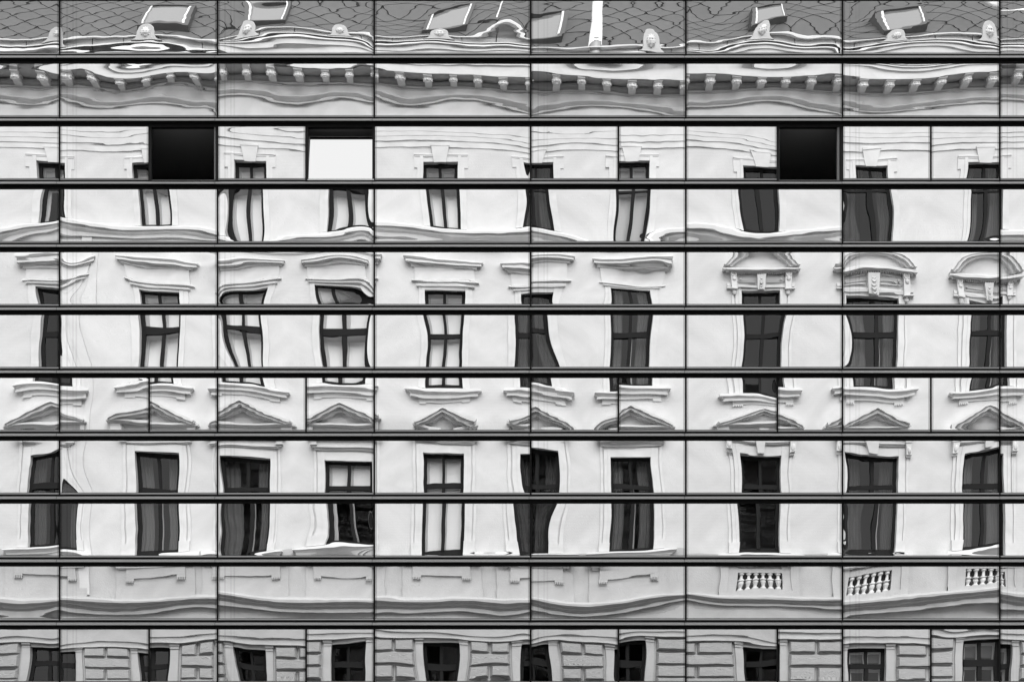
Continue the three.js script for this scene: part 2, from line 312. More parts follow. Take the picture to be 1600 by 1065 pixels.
AX.forEach((a, i) => {
  makeWindow(a, FL.top, topFill[i], 100 + i, 0.36); makeWindow(a, FL.third, thirdFill[i], 200 + i, 0.44, [8, 10, 11].includes(i));
  makeWindow(a, FL.second, secondFill[i], 300 + i, 0.33, [3, 4, 5, 8, 10].includes(i)); makeWindow(a, FL.mezz, i === 10 || i === 11 ? 0.2 : 0, 400 + i, 0.27);
});
// window surrounds, hoods, sills
const px = (v) => v * S;
AX.forEach((a, i) => {
  const X = (d) => fX(a + d), rich = i >= FIRST_RICH, box = (m, x0, x1, y0, y1, p, q = -0.02) => m.box(X(x0), X(x1), fY(y0), fY(y1), ZW - p, ZW - q);
  const P = (list) => list.map(([p, y]) => [p, fY(y, p)]);
  const surround = (f, w, p, ear, bot) => { const m = new MB(); const h = f.h;
    box(m, -h - w, -h, bot, f.a - w, p); box(m, h, h + w, bot, f.a - w, p); box(m, -h, h, f.a, f.a - w, p);
    box(m, -h - w * 0.45, -h - 0.02, bot, f.a - w, p + 0.015, p - 0.002); box(m, h + 0.02, h + w * 0.45, bot, f.a - w, p + 0.015, p - 0.002); // inner bead
    if (ear) { box(m, -h - w - 5, -h - w + 0.02, f.a + 10, f.a - w, p); box(m, h + w - 0.02, h + w + 5, f.a + 10, f.a - w, p); }
    return m.build('window_surround', M.trim, old); };
  // top floor: eared surround with a keystone
  surround(FL.top, 10, 0.028, true, 356);
  new MB().mould(X(-40), X(40), P([[0.02, 239.8], [0.055, 240.2], [0.055, 242], [0.042, 242.8], [0.038, 244.4], [0.02, 245]])).build('window_hood', M.trim, old);
  { const m = new MB(), y0 = fY(253.5), y1 = fY(227), y2 = fY(229.5);
    m.hexa([[X(-10), y0, ZW], [X(10), y0, ZW], [X(15), y2, ZW], [X(-15), y2, ZW]], [[X(-10), y0, ZW - 0.06], [X(10), y0, ZW - 0.06], [X(15), y2, ZW - 0.08], [X(-15), y2, ZW - 0.08]]);
    m.box(X(-15.6), X(15.6), y2, y1, ZW - 0.092, ZW); m.build('keystone', M.trim, old); }
  // third floor
  surround(FL.third, 10, 0.042, false, 604);
  if (!rich) {
    new MB().mould(X(-47), X(47), P([[0.02, 399.5], [0.25, 400], [0.26, 401.5], [0.23, 404], [0.19, 406], [0.21, 406.5], [0.21, 409.5], [0.15, 410], [0.13, 412.5], [0.09, 413], [0.09, 416], [0.045, 417.5]])).build('window_hood', M.trim, old);
    const m = new MB(); box(m, -47, 47, 438, 416, 0.05); m.build('hood_frieze', M.trim, old);
    new MB().mould(X(-47), X(47), P([[0.05, 437.5], [0.1, 438], [0.1, 439.5], [0.02, 440.5]])).mould(X(-39), X(39), P([[0.08, 444], [0.13, 444.5], [0.12, 447], [0.08, 449]])).build('lintel_moulding', M.trim, old);
  } else {
    const half = 60, rise = 33, R = (half * half + rise * rise) / (2 * rise), yc = fY(419) + (rise - R) * S, cxm = X(0), m = new MB(), ty = new MB();
    const a0 = Math.asin(half / R), N = 18, pt = (r, t) => [cxm + Math.sin(t) * r * S, yc + Math.cos(t) * r * S];
    for (let k = 0; k < N; k++) { const t0 = -a0 + 2 * a0 * k / N, t1 = -a0 + 2 * a0 * (k + 1) / N;
      for (const [r0, r1, p] of [[R - 3.5, R, 0.36], [R - 8, R - 3.5, 0.31], [R - 12, R - 8, 0.2]]) {
        const q = [pt(r0, t0), pt(r1, t0), pt(r1, t1), pt(r0, t1)].map(([x, y]) => [x, Math.max(y, fY(419.5))]);
        m.hexa(q.map(([x, y]) => [x, y, ZW + 0.01]), q.map(([x, y]) => [x, y, ZW - p])); }
      const q = [pt(R - 12, t0), pt(R - 12, t1)].map(([x, y]) => [x, Math.max(y, fY(419.5))]);
      ty.hexa([[q[0][0], fY(420), ZW + 0.01], [q[1][0], fY(420), ZW + 0.01], [q[1][0], q[1][1], ZW + 0.01], [q[0][0], q[0][1], ZW + 0.01]], [[q[0][0], fY(420), ZW - 0.06], [q[1][0], fY(420), ZW - 0.06], [q[1][0], q[1][1], ZW - 0.06], [q[0][0], q[0][1], ZW - 0.06]]); }
    m.build('arched_pediment', M.trim, old); ty.build('tympanum', M.stucco, old);
    new MB().mould(X(-46), X(46), P([[0.06, 417], [0.29, 418], [0.29, 420.5], [0.2, 421.5], [0.17, 424.2], [0.1, 424.7]])).build('window_hood', M.trim, old);
    const d = new MB(); for (let k = 0; k < 27; k++) d.box(X(-39 + 3 * k) - px(0.85), X(-39 + 3 * k) + px(0.85), fY(428.6), fY(425), ZW - 0.13, ZW); box(d, -46, 46, 425.3, 423.5, 0.1); d.build('dentil_row', M.trim, old);
    const fr = new MB(); box(fr, -38, 38, 438, 428, 0.03); fr.build('hood_frieze', M.trim, old);
    const pn = new MB(); for (const s of [-1, 1]) { for (const [x0, x1, y0, y1] of [[9, 34, 431.4, 430.6], [9, 34, 441.4, 440.6]]) box(pn, s < 0 ? -x1 : x0, s < 0 ? -x0 : x1, y0, y1, 0.06); pn.add(new THREE.TorusGeometry(px(5), 0.015, 6, 14, Math.PI), T(X(s * 34), fY(436), ZW - 0.04, 0, 0, s > 0 ? -Math.PI / 2 : Math.PI / 2)); pn.add(new THREE.SphereGeometry(0.035, 8, 6), T(X(s * 33), fY(436), ZW - 0.05)); } pn.build('frieze_panel', M.trim, old);
    new MB().mould(X(-36), X(36), P([[0.05, 445.5], [0.11, 446], [0.1, 449], [0.05, 450]])).build('lintel_moulding', M.trim, old);
    const k = new MB(); k.hexa([[X(-5.5), fY(453.5), ZW], [X(5.5), fY(453.5), ZW], [X(7.5), fY(430), ZW], [X(-7.5), fY(430), ZW]], [[X(-5.5), fY(453.5), ZW - 0.15], [X(5.5), fY(453.5), ZW - 0.15], [X(7.5), fY(430), ZW - 0.21], [X(-7.5), fY(430), ZW - 0.21]]);
    for (let j = 0; j < 5; j++) k.add(new THREE.TorusGeometry(0.045, 0.015, 5, 10, Math.PI), T(X(0), fY(435 + j * 4), ZW - 0.19, 0, 0, Math.PI)); k.build('keystone', M.trim, old);
    for (const s of [-1, 1]) { const c = new MB(); box(c, s * 44 - 4.5, s * 44 + 4.5, 452, 425, 0.16);
      c.add(new THREE.SphereGeometry(px(3), 10, 8), T(X(s * 44), fY(437), ZW - 0.17, 0, 0, 0, [1, 1, 0.5])).add(new THREE.TorusGeometry(px(3.6), 0.02, 6, 12), T(X(s * 44), fY(430), ZW - 0.17));
      box(c, s * 44 - 5.2, s * 44 + 5.2, 454.2, 452.2, 0.19); c.add(new THREE.SphereGeometry(px(3.6), 10, 8), T(X(s * 44), fY(458), ZW - 0.08, 0, 0, 0, [1, 1.2, 0.7])); box(c, s * 52 - 3.5, s * 52 + 3.5, 453, 450.5, 0.1); box(c, s * 52 - 2.5, s * 52 + 2.5, 449, 444, 0.08); c.build('console', M.trim, old); }
    const st = new MB(); box(st, -48, -44, 604, 462, 0.04); box(st, 44, 48, 604, 462, 0.04); st.build('surround_strip', M.trim, old);
  }
  // its sill on a small apron
  new MB().mould(X(-44), X(44), P([[0.0, 603.5], [0.26, 604.5], [0.27, 607], [0.22, 608.3], [0.17, 611.5], [0.16, 613], [0.18, 613.4], [0.18, 616.5], [0.06, 617.3]])).build('window_sill', M.trim, old);
  { const m = new MB(); box(m, -44, 44, 625.5, 617, 0.06); for (const s of [-38, 38]) { box(m, s - 6, s + 6, 628, 625.4, 0.06); if (rich) for (let k = -2; k < 3; k++) box(m, s + k * 2.6 - 0.8, s + k * 2.6 + 0.8, 630.5, 627.9, 0.08); } m.build('sill_apron', M.trim, old); }
  // second floor: triangular pediment
  { const m = new MB(), yb = fY(666, 0.3), ya = fY(634, 0.3), hw = px(57), X0 = X(0);
    for (const s of [-1, 1]) for (const [o0, o1, p] of [[0, 3, 0.48], [3, 8, 0.40], [8, 12, 0.26]]) {
      const dy = (o) => o * S * 1.12, q = [[X0 + s * hw, yb - dy(o0) + 0.06], [X0, ya - dy(o0)], [X0, ya - dy(o1)], [X0 + s * hw * (1 - o1 / 90), yb - dy(o1) + 0.06]];
      m.hexa(q.map(([x, y]) => [x, Math.max(y, yb - 0.05), ZW + 0.01]), q.map(([x, y]) => [x, Math.max(y, yb - 0.05), ZW - p])); }
    m.build('pediment', M.trim, old);
    const t = new MB(); t.hexa([[X0 - hw * 0.9, yb - 0.04, ZW], [X0 + hw * 0.9, yb - 0.04, ZW], [X0, ya - px(10), ZW], [X0, ya - px(10), ZW]], [[X0 - hw * 0.9, yb - 0.04, ZW - 0.05], [X0 + hw * 0.9, yb - 0.04, ZW - 0.05], [X0, ya - px(10), ZW - 0.05], [X0, ya - px(10), ZW - 0.05]]); t.build('tympanum', M.stucco, old);
    new MB().mould(X(-44), X(44), P([[0.05, 665], [0.31, 665.5], [0.31, 668.5], [0.22, 669.5], [0.18, 672.5], [0.1, 673], [0.1, 675], [0.04, 675.5]])).build('pediment_cornice', M.trim, old);
    const fr = new MB(); box(fr, -46, 46, 689, 674, 0.04); fr.build('hood_frieze', M.trim, old);
    new MB().mould(X(-46), X(46), P([[0.04, 686.5], [0.14, 687], [0.14, 689.5], [0.08, 690.5], [0.07, 693], [0.02, 693.6]])).build('lintel_moulding', M.trim, old);
    surround(FL.second, 11, 0.046, false, 863);
    for (const s of [-1, 1]) { const c = new MB(); box(c, s * 50 - 4.5, s * 50 + 4.5, rich ? 706 : 686, 675, 0.18); box(c, s * 50 - 6, s * 50 + 6, 688, 685.5, 0.22); if (rich) { c.add(new THREE.SphereGeometry(px(3.4), 10, 8), T(X(s * 50), fY(700), ZW - 0.18, 0, 0, 0, [1, 1.4, 0.5])); box(c, s * 50 - 4, s * 50 + 4, 710, 706.5, 0.1); } c.build('console', M.trim, old); }
    const st = new MB(); box(st, -51, -47, 863, 694, 0.035); box(st, 47, 51, 863, 694, 0.035); st.build('surround_strip', M.trim, old);
    if (rich) { const k = new MB(); k.hexa([[X(-5), fY(706), ZW], [X(5), fY(706), ZW], [X(8), fY(680), ZW], [X(-8), fY(680), ZW]], [[X(-5), fY(706), ZW - 0.17], [X(5), fY(706), ZW - 0.17], [X(8), fY(680), ZW - 0.24], [X(-8), fY(680), ZW - 0.24]]); k.build('keystone', M.trim, old); }
    const bs = new MB(); for (const s of [-1, 1]) box(bs, s * 42 - 8.5, s * 42 + 8.5, 863, 847, 0.11); bs.build('surround_base', M.trim, old);
    new MB().mould(X(-52), X(52), P([[0.0, 862.5], [0.32, 863.5], [0.34, 866], [0.28, 868], [0.22, 872], [0.21, 875], [0.17, 876], [0.16, 880], [0.07, 882]])).build('window_sill', M.trim, old);
    const pd = new MB();
    if (!rich) { box(pd, -62, 62, 929, 880, 0.045); box(pd, -46, 46, 898, 880, 0.1); for (const s of [-40, 40]) { box(pd, s - 7, s + 7, 901, 897.9, 0.1); for (let k = -2; k < 3; k++) box(pd, s + k * 2.7 - 0.8, s + k * 2.7 + 0.8, 904, 900.9, 0.12); } box(pd, -63, 63, 929, 915, 0.075); pd.build('parapet_pedestal', M.lower, old); }
    else { for (const s of [-1, 1]) { box(pd, s * 45 - 10, s * 45 + 10, 923, 881, 0.05); box(pd, s * 55 - 6, s * 55 + 6, 929, 881, 0.09); } box(pd, -61, 61, 929, 921.5, 0.11); box(pd, -35, 35, 893.5, 886, 0.05); pd.build('parapet_pedestal', M.lower, old);
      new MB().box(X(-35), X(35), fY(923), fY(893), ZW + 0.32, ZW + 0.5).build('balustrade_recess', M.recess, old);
      const pts = [[0, 0], [.085, 0], [.085, .06], [.055, .075], [.05, .10], [.075, .16], [.088, .20], [.075, .235], [.06, .25], [.10, .265], [.10, .295], [.05, .315], [.042, .44], [.055, .465], [.08, .475], [.085, .5], [.085, .56], [0, .56]].map(([x, y]) => new THREE.Vector2(x, y));
      const bg = new THREE.LatheGeometry(pts, 12); const hgt = fY(893.5) - fY(922.5);
      const bl = group('balustrade', old, X(0), fY(922.5), ZW + 0.06); for (let k = 0; k < 6; k++) { const b = part('baluster', bg, M.trim, bl); b.position.x = px(-29 + k * 11.6); b.scale.y = hgt / 0.56; } }
  }
  // mezzanine: flat frame strips with a small capital, rusticated blocks in between
  { const m = new MB(); for (const s of [-1, 1]) { box(m, s * 34 - 6, s * 34 + 6, 1122, 1001, 0.06); box(m, s * 34 - 7, s * 34 + 7, 1005, 1001.6, 0.1); box(m, s * 34 - 6.5, s * 34 + 6.5, 1010, 1008.5, 0.085); } box(m, -28, 28, 1008, 1003.5, 0.03); m.build('window_surround', M.lower, old); }
});
{ // rusticated blocks: each with its own chamfered, rough face
  const rnd = mulberry(77), geos = {};
  const blockGeo = (w, h) => { const k = w.toFixed(2); if (geos[k]) return geos[k]; const e = 0.07, p = 0.17, m = new MB();
    m.hexa([[0.012, 0.012, 0], [w - 0.012, 0.012, 0], [w - 0.012, h - 0.012, 0], [0.012, h - 0.012, 0]], [[0.012 + e, 0.012 + e * 0.55, -p], [w - 0.012 - e, 0.012 + e * 0.55, -p], [w - 0.012 - e, h - 0.012 - e * 0.8, -p * 0.85], [0.012 + e, h - 0.012 - e * 0.8, -p * 0.85]]); return geos[k] = m.geometry(); };
  for (let i = 0; i + 1 < AX.length; i++) { const x0 = AX[i] + 42, x1 = AX[i + 1] - 42, w = (x1 - x0) * S, h = px(19.8);
    for (let r = 0; r < 6; r++) { const y = fY(1001.8 + 19.8 * (r + 1)); const cuts = r % 2 ? [0, w] : [0, w / 2, w];
      for (let k = 0; k + 1 < cuts.length; k++) part('stone_block', blockGeo(cuts[k + 1] - cuts[k], h), M.block, old).position.set(fX(x0) + cuts[k], y, ZW + 0.01); } }
}

// ───────────────────────────── the glass office wall ─────────────────────────────
const office = group('glass_office_building', scene, 0, 0, 0);
office.userData = { label: 'glass office block with black transoms, mirroring the old stucco building across the street', category: 'building' };
const COLS = [-643, -398, -153, 92.5, 339.5, 584.6, 829.2, 1071.8, 1316.8, 1562.8, 1808, 2053, 2298]; // mullion lines; bay c lies left of COLS[c + 2]
const ROW0 = 1.5, ROWH = 98.15, PANE = 83.6;
const SPLIT = { 2: 232.6, 3: 478, 5: 966.3, 6: 1215, 7: 1455 }; // bays with an opening light beside the fixed one, every fourth row
const rowTop = (r) => ROW0 + (r - 1) * ROWH;
// How each glazing unit is bowed and set: where edges of the old facade (V: upright ones, H: level ones, in
// facade places) are seen in it. From these the sag of the sheet is solved below, a smooth surface of a few millimetres.
const BOW = {
'1.1': 'H57 5,60 40,61 65,58 H70 20,72 60,70 85,66 V75 82,50',
'2.1': 'H57 101,60 158,56 263,54 334,60 H70 165,69 210,66 270,68 315,75 H77 218,74 H71 218,82 120,74 V232 227,54 V229 225,40 V295 306,40',
'3.1': 'H57 349,60 405,45 450,41 518,49 578,53 H70 353,64 405,56 465,51 533,58 578,69 H84 375,71 465,62 563,71 H92 465,82 V386 387,47 V531 531,41 V390 389,15 V453 453,15',
'4.1': 'H57 650,56 740,55 823,58 H70 590,64 688,62 770,66 823,71 H84 594,77 688,73 823,81 V690 687,50 V667 669,22 661,50 V733 738,24 729,50',
'5.1': 'H57 840,73 920,72 1030,72 1066,70 V1010 1018,66 V901 890,19 875,70 V930 932,20 929,70',
'6.1': 'H57 1113,64 1165,56 1263,54 1313,58 H70 1113,80 1150,68 1210,64 1278,69 1312,73 H84 1158,77 1203,73 1244,79 V1189 1190,54 V1163 1173,26 1160,54 V1229 1225,23 1222,52',
'7.1': 'H57 1327,62 1357,60 1451,53 1559,56 H70 1327,75 1375,68 1443,62 1526,66 1559,71 H84 1375,79 1443,69 1518,77 V1398 1402,52 V1371 1372,23 1361,56 V1437 1443,23 1437,49',
'8.1': 'H57 1582,60 H70 1586,68',
'1.2': 'H106 3,106 22,101 60,105 88,114 H157 7,152 38,157 90,150',
'2.2': 'H106 105,107 150,114 195,122 240,116 300,112 334,112 H78 214,104 H90 214,114 H94 160,106 268,106 H157 98,150 150,161 195,161 240,156 285,160 334,165',
'3.2': 'H106 360,96 417,99 465,104 511,106 575,102 H157 345,144 398,144 465,156 518,148 578,154',
'4.2': 'H106 590,103 635,111 680,114 725,115 778,118 825,119 H94 725,103 H157 590,145 650,158 710,150 763,154 823,172',
'5.2': 'H106 838,109 860,112 920,119 988,123 1067,124 H82 932,106 H157 838,173 875,165 932,161 988,165 1056,178',
'6.2': 'H106 1083,114 1150,116 1240,118 1312,114 H84 1210,105 H157 1079,163 1150,158 1210,153 1263,163 1312,173',
'7.2': 'H106 1323,114 1375,122 1432,122 1488,116 1559,109 H82 1443,107 H157 1323,161 1360,171 1405,169 1466,161 1526,155 1559,154',
'8.2': 'H157 1582,150',
'1.3': 'V47 57,262 H252 75,251 H213 20,213 70,214',
'2.3a': 'V219 206,258 207,277 H213 98,210 158,215 225,210 H221 98,222 160,226 225,225 H252 220,255',
'3.3a': 'V355 366,253 366,277 V411 416,253 416,277 H252 390,251 H213 345,203 398,210 473,216 H231 345,225 473,235',
'4.3': 'V666 661,258 661,277 V722 715,257 715,277 V810 818,256 822,277 H252 690,253 820,254 H206 590,204 650,204 710,206 823,213 H221 590,221 725,221 823,231 H231 590,230 688,230 823,239',
'5.3a': 'V866 865,256 865,277 V960 962,262 H252 848,254 H213 838,218 962,216 H221 838,229 962,227 H231 838,238 962,236',
'5.3b': 'V1016 1015,254 1015,277 H252 995,251 H206 970,201 1020,203 1068,200 H221 970,221 1020,222',
'6.3a': 'V1161 1162,262 1162,277 H252 1180,259 1205,261 H206 1079,204 1210,221 H231 1079,229 1143,233 1210,243',
'7.3a': 'V1334 1337,262 1338,277 V1390 1387,262 1388,277 H252 1362,259 H221 1323,223 1450,222 H231 1323,237 1450,235',
'7.3b': 'V1510 1513,256 1511,277 H252 1530,254 H213 1460,216 1559,214 H221 1460,227',
'8.3': 'H221 1575,222',
'1.4': 'V47 66,297 61,345 H355 75,346 H362 2,362 45,353 88,348',
'2.4': 'V219 216,297 220,350 V275 265,298 269,350 H355 245,352 H362 98,345 158,355 225,359 300,359 334,366',
'3.4': 'V411 411,297 411,375 V383 389,297 386,340 389,375 V355 346,300 352,365 V513 513,297 512,340 509,366 V541 543,297 546,350 V569 575,297 583,352 H355 550,354 520,361 H350 380,374 H362 515,370 550,361 580,364',
'4.4': 'V666 665,297 672,353 V722 718,297 720,354 H355 696,356 H362 588,351 661,358 770,364 823,362 V810 823,320',
'5.4': 'V866 857,297 863,340 870,375 V960 963,297 961,340 959,375 V1016 1018,297 1014,340 1008,375 H350 985,375 H362 1025,375 1066,362',
'6.4': 'V1161 1153,297 1158,340 1163,363 V1217 1217,297 1219,330 1218,362 H355 1190,363 H362 1079,355 1143,366 1225,368 1312,359',
'7.4': 'V1339 1326,300 1326,337 1326,373 V1390 1393,297 1398,338 1396,375 V1362 1362,297 1371,375 V1510 1518,297 1517,340 1514,375 H344 1340,372 1400,372 1480,372',
'1.5': 'H400 40,396 88,395 V15 27,405 H416 41,417 90,415 H439 45,436 88,437 H455 60,447 88,449 V43 56,450 60,475',
'2.5': 'H400 97,395 140,399 H416 97,415 140,412 H439 100,437 H400 195,400 250,402 300,411 H391 330,401 V135 150,401 V107 103,450 100,475 V187 180,399 V307 311,416 H416 203,413 255,419 300,421 H439 206,438 259,443 297,447 H455 250,455 V215 219,458 220,475 V279 281,458 281,475',
'3.5': 'V351 341,466 H400 398,403 440,406 480,404 526,396 570,404 V443 447,407 H416 345,422 398,415 439,414 H439 345,445 398,439 432,436 H455 345,462 379,454 417,450 V415 417,452 412,475 V481 469,406 H416 481,417 526,409 578,417 H439 484,436 533,436 578,443 H455 492,445 533,447 567,452 V509 492,448 497,475 V573 566,454 574,475',
'4.5': 'H400 640,398 695,405 745,409 800,409 V634 631,398 V754 754,411 H416 646,415 695,418 748,420 H439 648,438 740,441 V662 664,457 664,475 V726 727,457 727,475 H455 696,453 V778 782,409 H416 800,425 H439 804,448',
'5.5': 'H400 850,396 890,397 935,403 988,402 1040,398 V898 897,398 H416 834,411 890,410 H439 834,439 885,438 H455 849,457 V870 864,459 864,475 V928 926,404 V1048 1050,397 H416 943,417 988,418 1037,419 H439 943,441 988,447 1029,447 V956 954,452 954,475 V1020 1016,456 1019,475 H455 960,450 1010,454',
'6.5': 'V1128 1128,417 V1250 1249,417 H425 1143,425 1233,425 V1157 1159,458 1159,475 V1221 1219,458 1219,475 H455 1190,455',
'7.5': 'V1333 1325,470 V1423 1431,417 H425 1323,428 1360,423 1413,428 H455 1323,461 1360,464 1404,467 V1394 1405,469 1406,475 V1477 1482,425 H425 1503,437 1556,440 H455 1530,474 V1506 1516,474',
'8.5': 'V1599 1597,434 H425 1580,440',
'1.6': 'V43 66,494 61,535 61,573',
'2.6': 'V107 97,500 99,540 104,572 V142 124,494 127,520 143,572 V215 216,494 219,520 216,572 V279 282,494 281,530 278,572 V247 255,515 250,572 H518 225,508 275,510',
'3.6': 'V351 346,505 352,539 366,572 V415 409,509 411,530 411,572 H518 400,510 V509 499,494 498,515 504,572 V573 581,494 581,572 H518 520,513 570,511 V541 537,515 537,572',
'4.6': 'V662 661,494 667,520 665,572 V726 725,494 723,530 722,572 H518 690,522',
'5.6': 'V870 855,494 860,531 875,572 V956 954,494 955,531 953,572 V1020 1020,494 1016,535 1014,572 H518 985,519',
'6.6': 'V1157 1161,494 1163,520 1159,572 V1221 1228,494 1222,531 1221,572',
'7.6': 'V1332 1324,494 1324,572 V1394 1404,494 1402,572 V1362 1373,530 1373,572 V1506 1517,494 1514,572 V1538 1549,530',
'1.7': 'V23 32,596 H606 40,597 86,600 H602 75,594 V17 12,658 H666 30,661 85,659 V75 88,628',
'2.7a': 'V127 135,606 H606 100,606 130,607 200,602 V195 187,602 V189 171,649 H666 101,657 180,654 228,657 H634 228,630 V215 217,594',
'2.7b': 'H602 255,597 V279 271,594 V299 297,605 H606 240,602 290,605 V247 240,626 H634 242,626 V305 309,656 H666 240,661 300,661',
'3.7a': 'V435 446,612 H606 350,600 395,603 440,611 V383 378,624 H634 378,624 V441 460,662 H666 345,659 450,661',
'3.7b': 'V509 503,594 V573 571,594 H602 510,597 540,600 568,597 H606 484,603 578,606 V541 532,628 H634 532,628 H666 484,660 580,662',
'4.7': 'V662 665,594 V726 722,594 H602 695,604 V642 641,608 V746 746,610 H606 655,608 740,610 H626 650,628 740,626 V694 692,636 H634 692,636 V636 648,665 V752 744,665 H666 695,668 V786 793,608 H606 810,608 V780 795,661',
'5.7a': 'V870 861,594 H602 845,598 V890 890,610 H606 835,600 885,610 V896 902,667 V936 934,614 H606 945,613 V930 922,664 V956 952,594 H634 963,638',
'5.7b': 'V1020 1020,594 H602 990,601 V1040 1041,605 H606 975,604 1035,605 V988 984,632 H634 984,632 V1046 1052,662',
'6.7a': 'V1157 1160,592 1162,612 H602 1190,615 V1137 1132,616 H606 1140,617 1205,622 V1189 1192,637 H634 1192,637 V1131 1117,660 H666 1139,661 1208,659',
'6.7b': 'V1241 1248,610 H606 1225,608 1245,609 V1247 1254,660 V1310 1305,608 V1304 1288,659',
'7.7a': 'V1394 1397,594 V1330 1332,594 H602 1365,604 V1414 1427,610 H606 1330,607 1420,609 V1362 1368,636 H634 1368,636 V1420 1418,665',
'7.7b': 'V1506 1517,594 H602 1535,608 V1486 1489,614 H606 1495,614 1555,607 V1538 1542,632 H634 1542,632 V1480 1479,659',
'8.7': 'V1590 1597,608',
'1.8': 'V41 48,714 45,740 42,768 H708 60,710 88,702',
'2.8': 'V109 97,714 100,735 107,751 122,768 V142 133,691 131,732 144,768 V213 210,706 212,740 213,768 V281 280,710 280,740 278,768 H708 215,705 245,706 278,708',
'3.8': 'V417 422,718 422,768 V349 341,720 H708 350,712 385,714 418,716 V507 507,722 507,768 V575 584,730 584,765 V541 544,730 H708 510,719 545,720 580,721',
'4.8': 'V660 661,708 662,768 V728 725,711 724,768 H708 665,707 720,709 H757 690,756 V804 813,712 814,745 820,768 H708 820,709',
'5.8': 'V872 873,712 875,740 874,768 H708 840,700 868,704 V954 954,715 955,768 V1022 1017,715 1022,768 H708 960,714 1015,713',
'6.8': 'V1155 1156,710 1159,768 V1223 1221,713 1221,768 H708 1160,709 1188,713 1218,712',
'7.8': 'V1331 1325,715 1326,768 V1396 1404,715 1403,768 H708 1325,706 1360,712 1400,714 V1504 1507,713 1504,740 1503,768 H708 1510,709 1555,700',
'8.8': 'V1572 1566,730',
'1.9': 'V41 45,789 44,850 H862 70,853 H868 19,860 90,855',
'2.9': 'V109 122,789 119,826 122,866 V142 139,826 V213 210,789 212,820 210,866 V281 279,789 281,826 279,866',
'3.9': 'V353 348,789 348,866 V417 422,789 421,826 416,866 H862 400,862 V383 393,789 389,855 V507 510,789 509,848 H862 515,849 545,847 578,851 V571 579,789 579,828 579,862 V487 473,858 H868 480,859 530,856 580,853',
'4.9': 'V660 660,789 658,865 V728 727,789 724,865 V804 802,789 806,823 811,864',
'5.9': 'V872 870,789 861,810 857,830 857,865 V954 955,789 954,826 951,865 V1022 1022,789 1023,826 1020,865',
'6.9': 'V1155 1152,789 1155,826 1154,862 V1223 1220,789 1218,826 1219,860 H862 1190,861',
'7.9': 'V1332 1326,789 1326,826 1325,860 V1396 1402,789 1401,826 1399,860 H862 1328,862 1350,861 1390,861 V1362 1373,789 1368,855 V1504 1505,789 1503,855 H862 1508,858 1555,851',
'1.10': 'V35 29,901 H901 29,900 H935 2,941 45,943 90,939 H950 2,956 45,958 88,950',
'2.10': 'H935 98,937 165,942 240,941 293,936 334,935 H950 98,950 150,957 240,954 300,946 334,947 V207 203,908 V287 283,904 H901 203,908 283,902',
'3.10': 'V423 432,902 V501 496,904 H935 345,928 390,935 450,941 578,941 H950 345,941 398,948 465,954 578,953 H901 432,902 496,903',
'4.10': 'V654 651,903 V734 729,905 V798 805,908 H901 651,902 729,904 805,907 H935 588,938 665,941 740,939 823,941 H950 588,954 665,954 740,953 785,959 823,954',
'5.10': 'V878 874,911 V948 942,911 V1028 1022,901 H901 874,910 942,910 1022,901 H935 834,937 875,945 913,948 969,943 1026,933 1067,930 H950 834,949 875,958 913,961 969,955 1026,943 1067,936',
'6.10': 'V1154 1152,905 V1224 1222,905 H894 1190,895 H922 1190,921 H935 1079,929 1150,936 1225,937 1312,938 H950 1079,936 1150,944 1225,945 1312,949',
'7.10': 'V1397 1394,892 1391,922 H894 1325,903 1390,891 H922 1328,931 1388,924 V1503 1508,905 H922 1510,916 1559,911 H935 1323,944 1375,940 1443,933 1526,925 1559,921 H950 1323,959 1375,954 1450,947 1526,938 1559,935 H962 1443,961 1540,957',
'8.10': 'H935 1567,928 1597,933',
'1.11': 'V47 47,1012 47,1030 42,1060 H991 2,996 30,994 60,997 88,998 H1008 60,1010 88,1011',
'2.11a': 'V103 118,1020 119,1060 H991 100,1007 228,1006 H1008 105,1017 V219 215,1020 219,1060',
'2.11b': 'V275 266,1010 263,1060 H1000 250,1004 285,1004 330,998',
'3.11a': 'V355 364,1013 374,1061 V411 415,1015 417,1061 H1000 348,1001 413,1007 470,1008 H1008 385,1013',
'3.11b': 'V513 518,1007 517,1060 H1008 525,1006 575,1001 H1000 484,999 578,995',
'4.11': 'V666 661,1003 665,1060 V722 718,1005 715,1060 H1008 690,1003 H1000 592,994 661,996 725,999 823,998 H991 592,984 665,988 740,994 V810 814,1010 813,1060',
'5.11a': 'V866 857,1010 863,1060 H1008 845,1007 H1000 836,1004 960,1006',
'5.11b': 'V1016 1009,1003 1007,1060 H1008 990,1000 H1000 972,997 1068,994',
'6.11a': 'V1161 1161,1012 1164,1060 H1008 1170,1011 1208,1013 H1000 1080,1001 1150,1001 1208,1009',
'6.11b': 'H1000 1222,997 1312,998',
'7.11a': 'V1334 1323,1030 V1390 1385,1015 1384,1060 H1008 1350,1012 1380,1012 H1000 1323,1005 1450,1006',
'7.11b': 'V1510 1505,1002 1503,1060 H1000 1460,992 1500,995 1555,992 H1008 1510,1000 1555,998',
'8.11': 'V1566 1582,1020',
};
const NI = 8, NJ = 7; // Legendre terms across and up
function legendre(n, x) { // values, first and second derivatives
  const p = [1, x], d = [0, 1], e = [0, 0];
  for (let k = 2; k < n; k++) { p[k] = ((2 * k - 1) * x * p[k - 1] - (k - 1) * p[k - 2]) / k; d[k] = (2 * k - 1) * p[k - 1] + d[k - 2]; e[k] = (2 * k - 1) * d[k - 1] + e[k - 2]; }
  return [p, d, e];
}
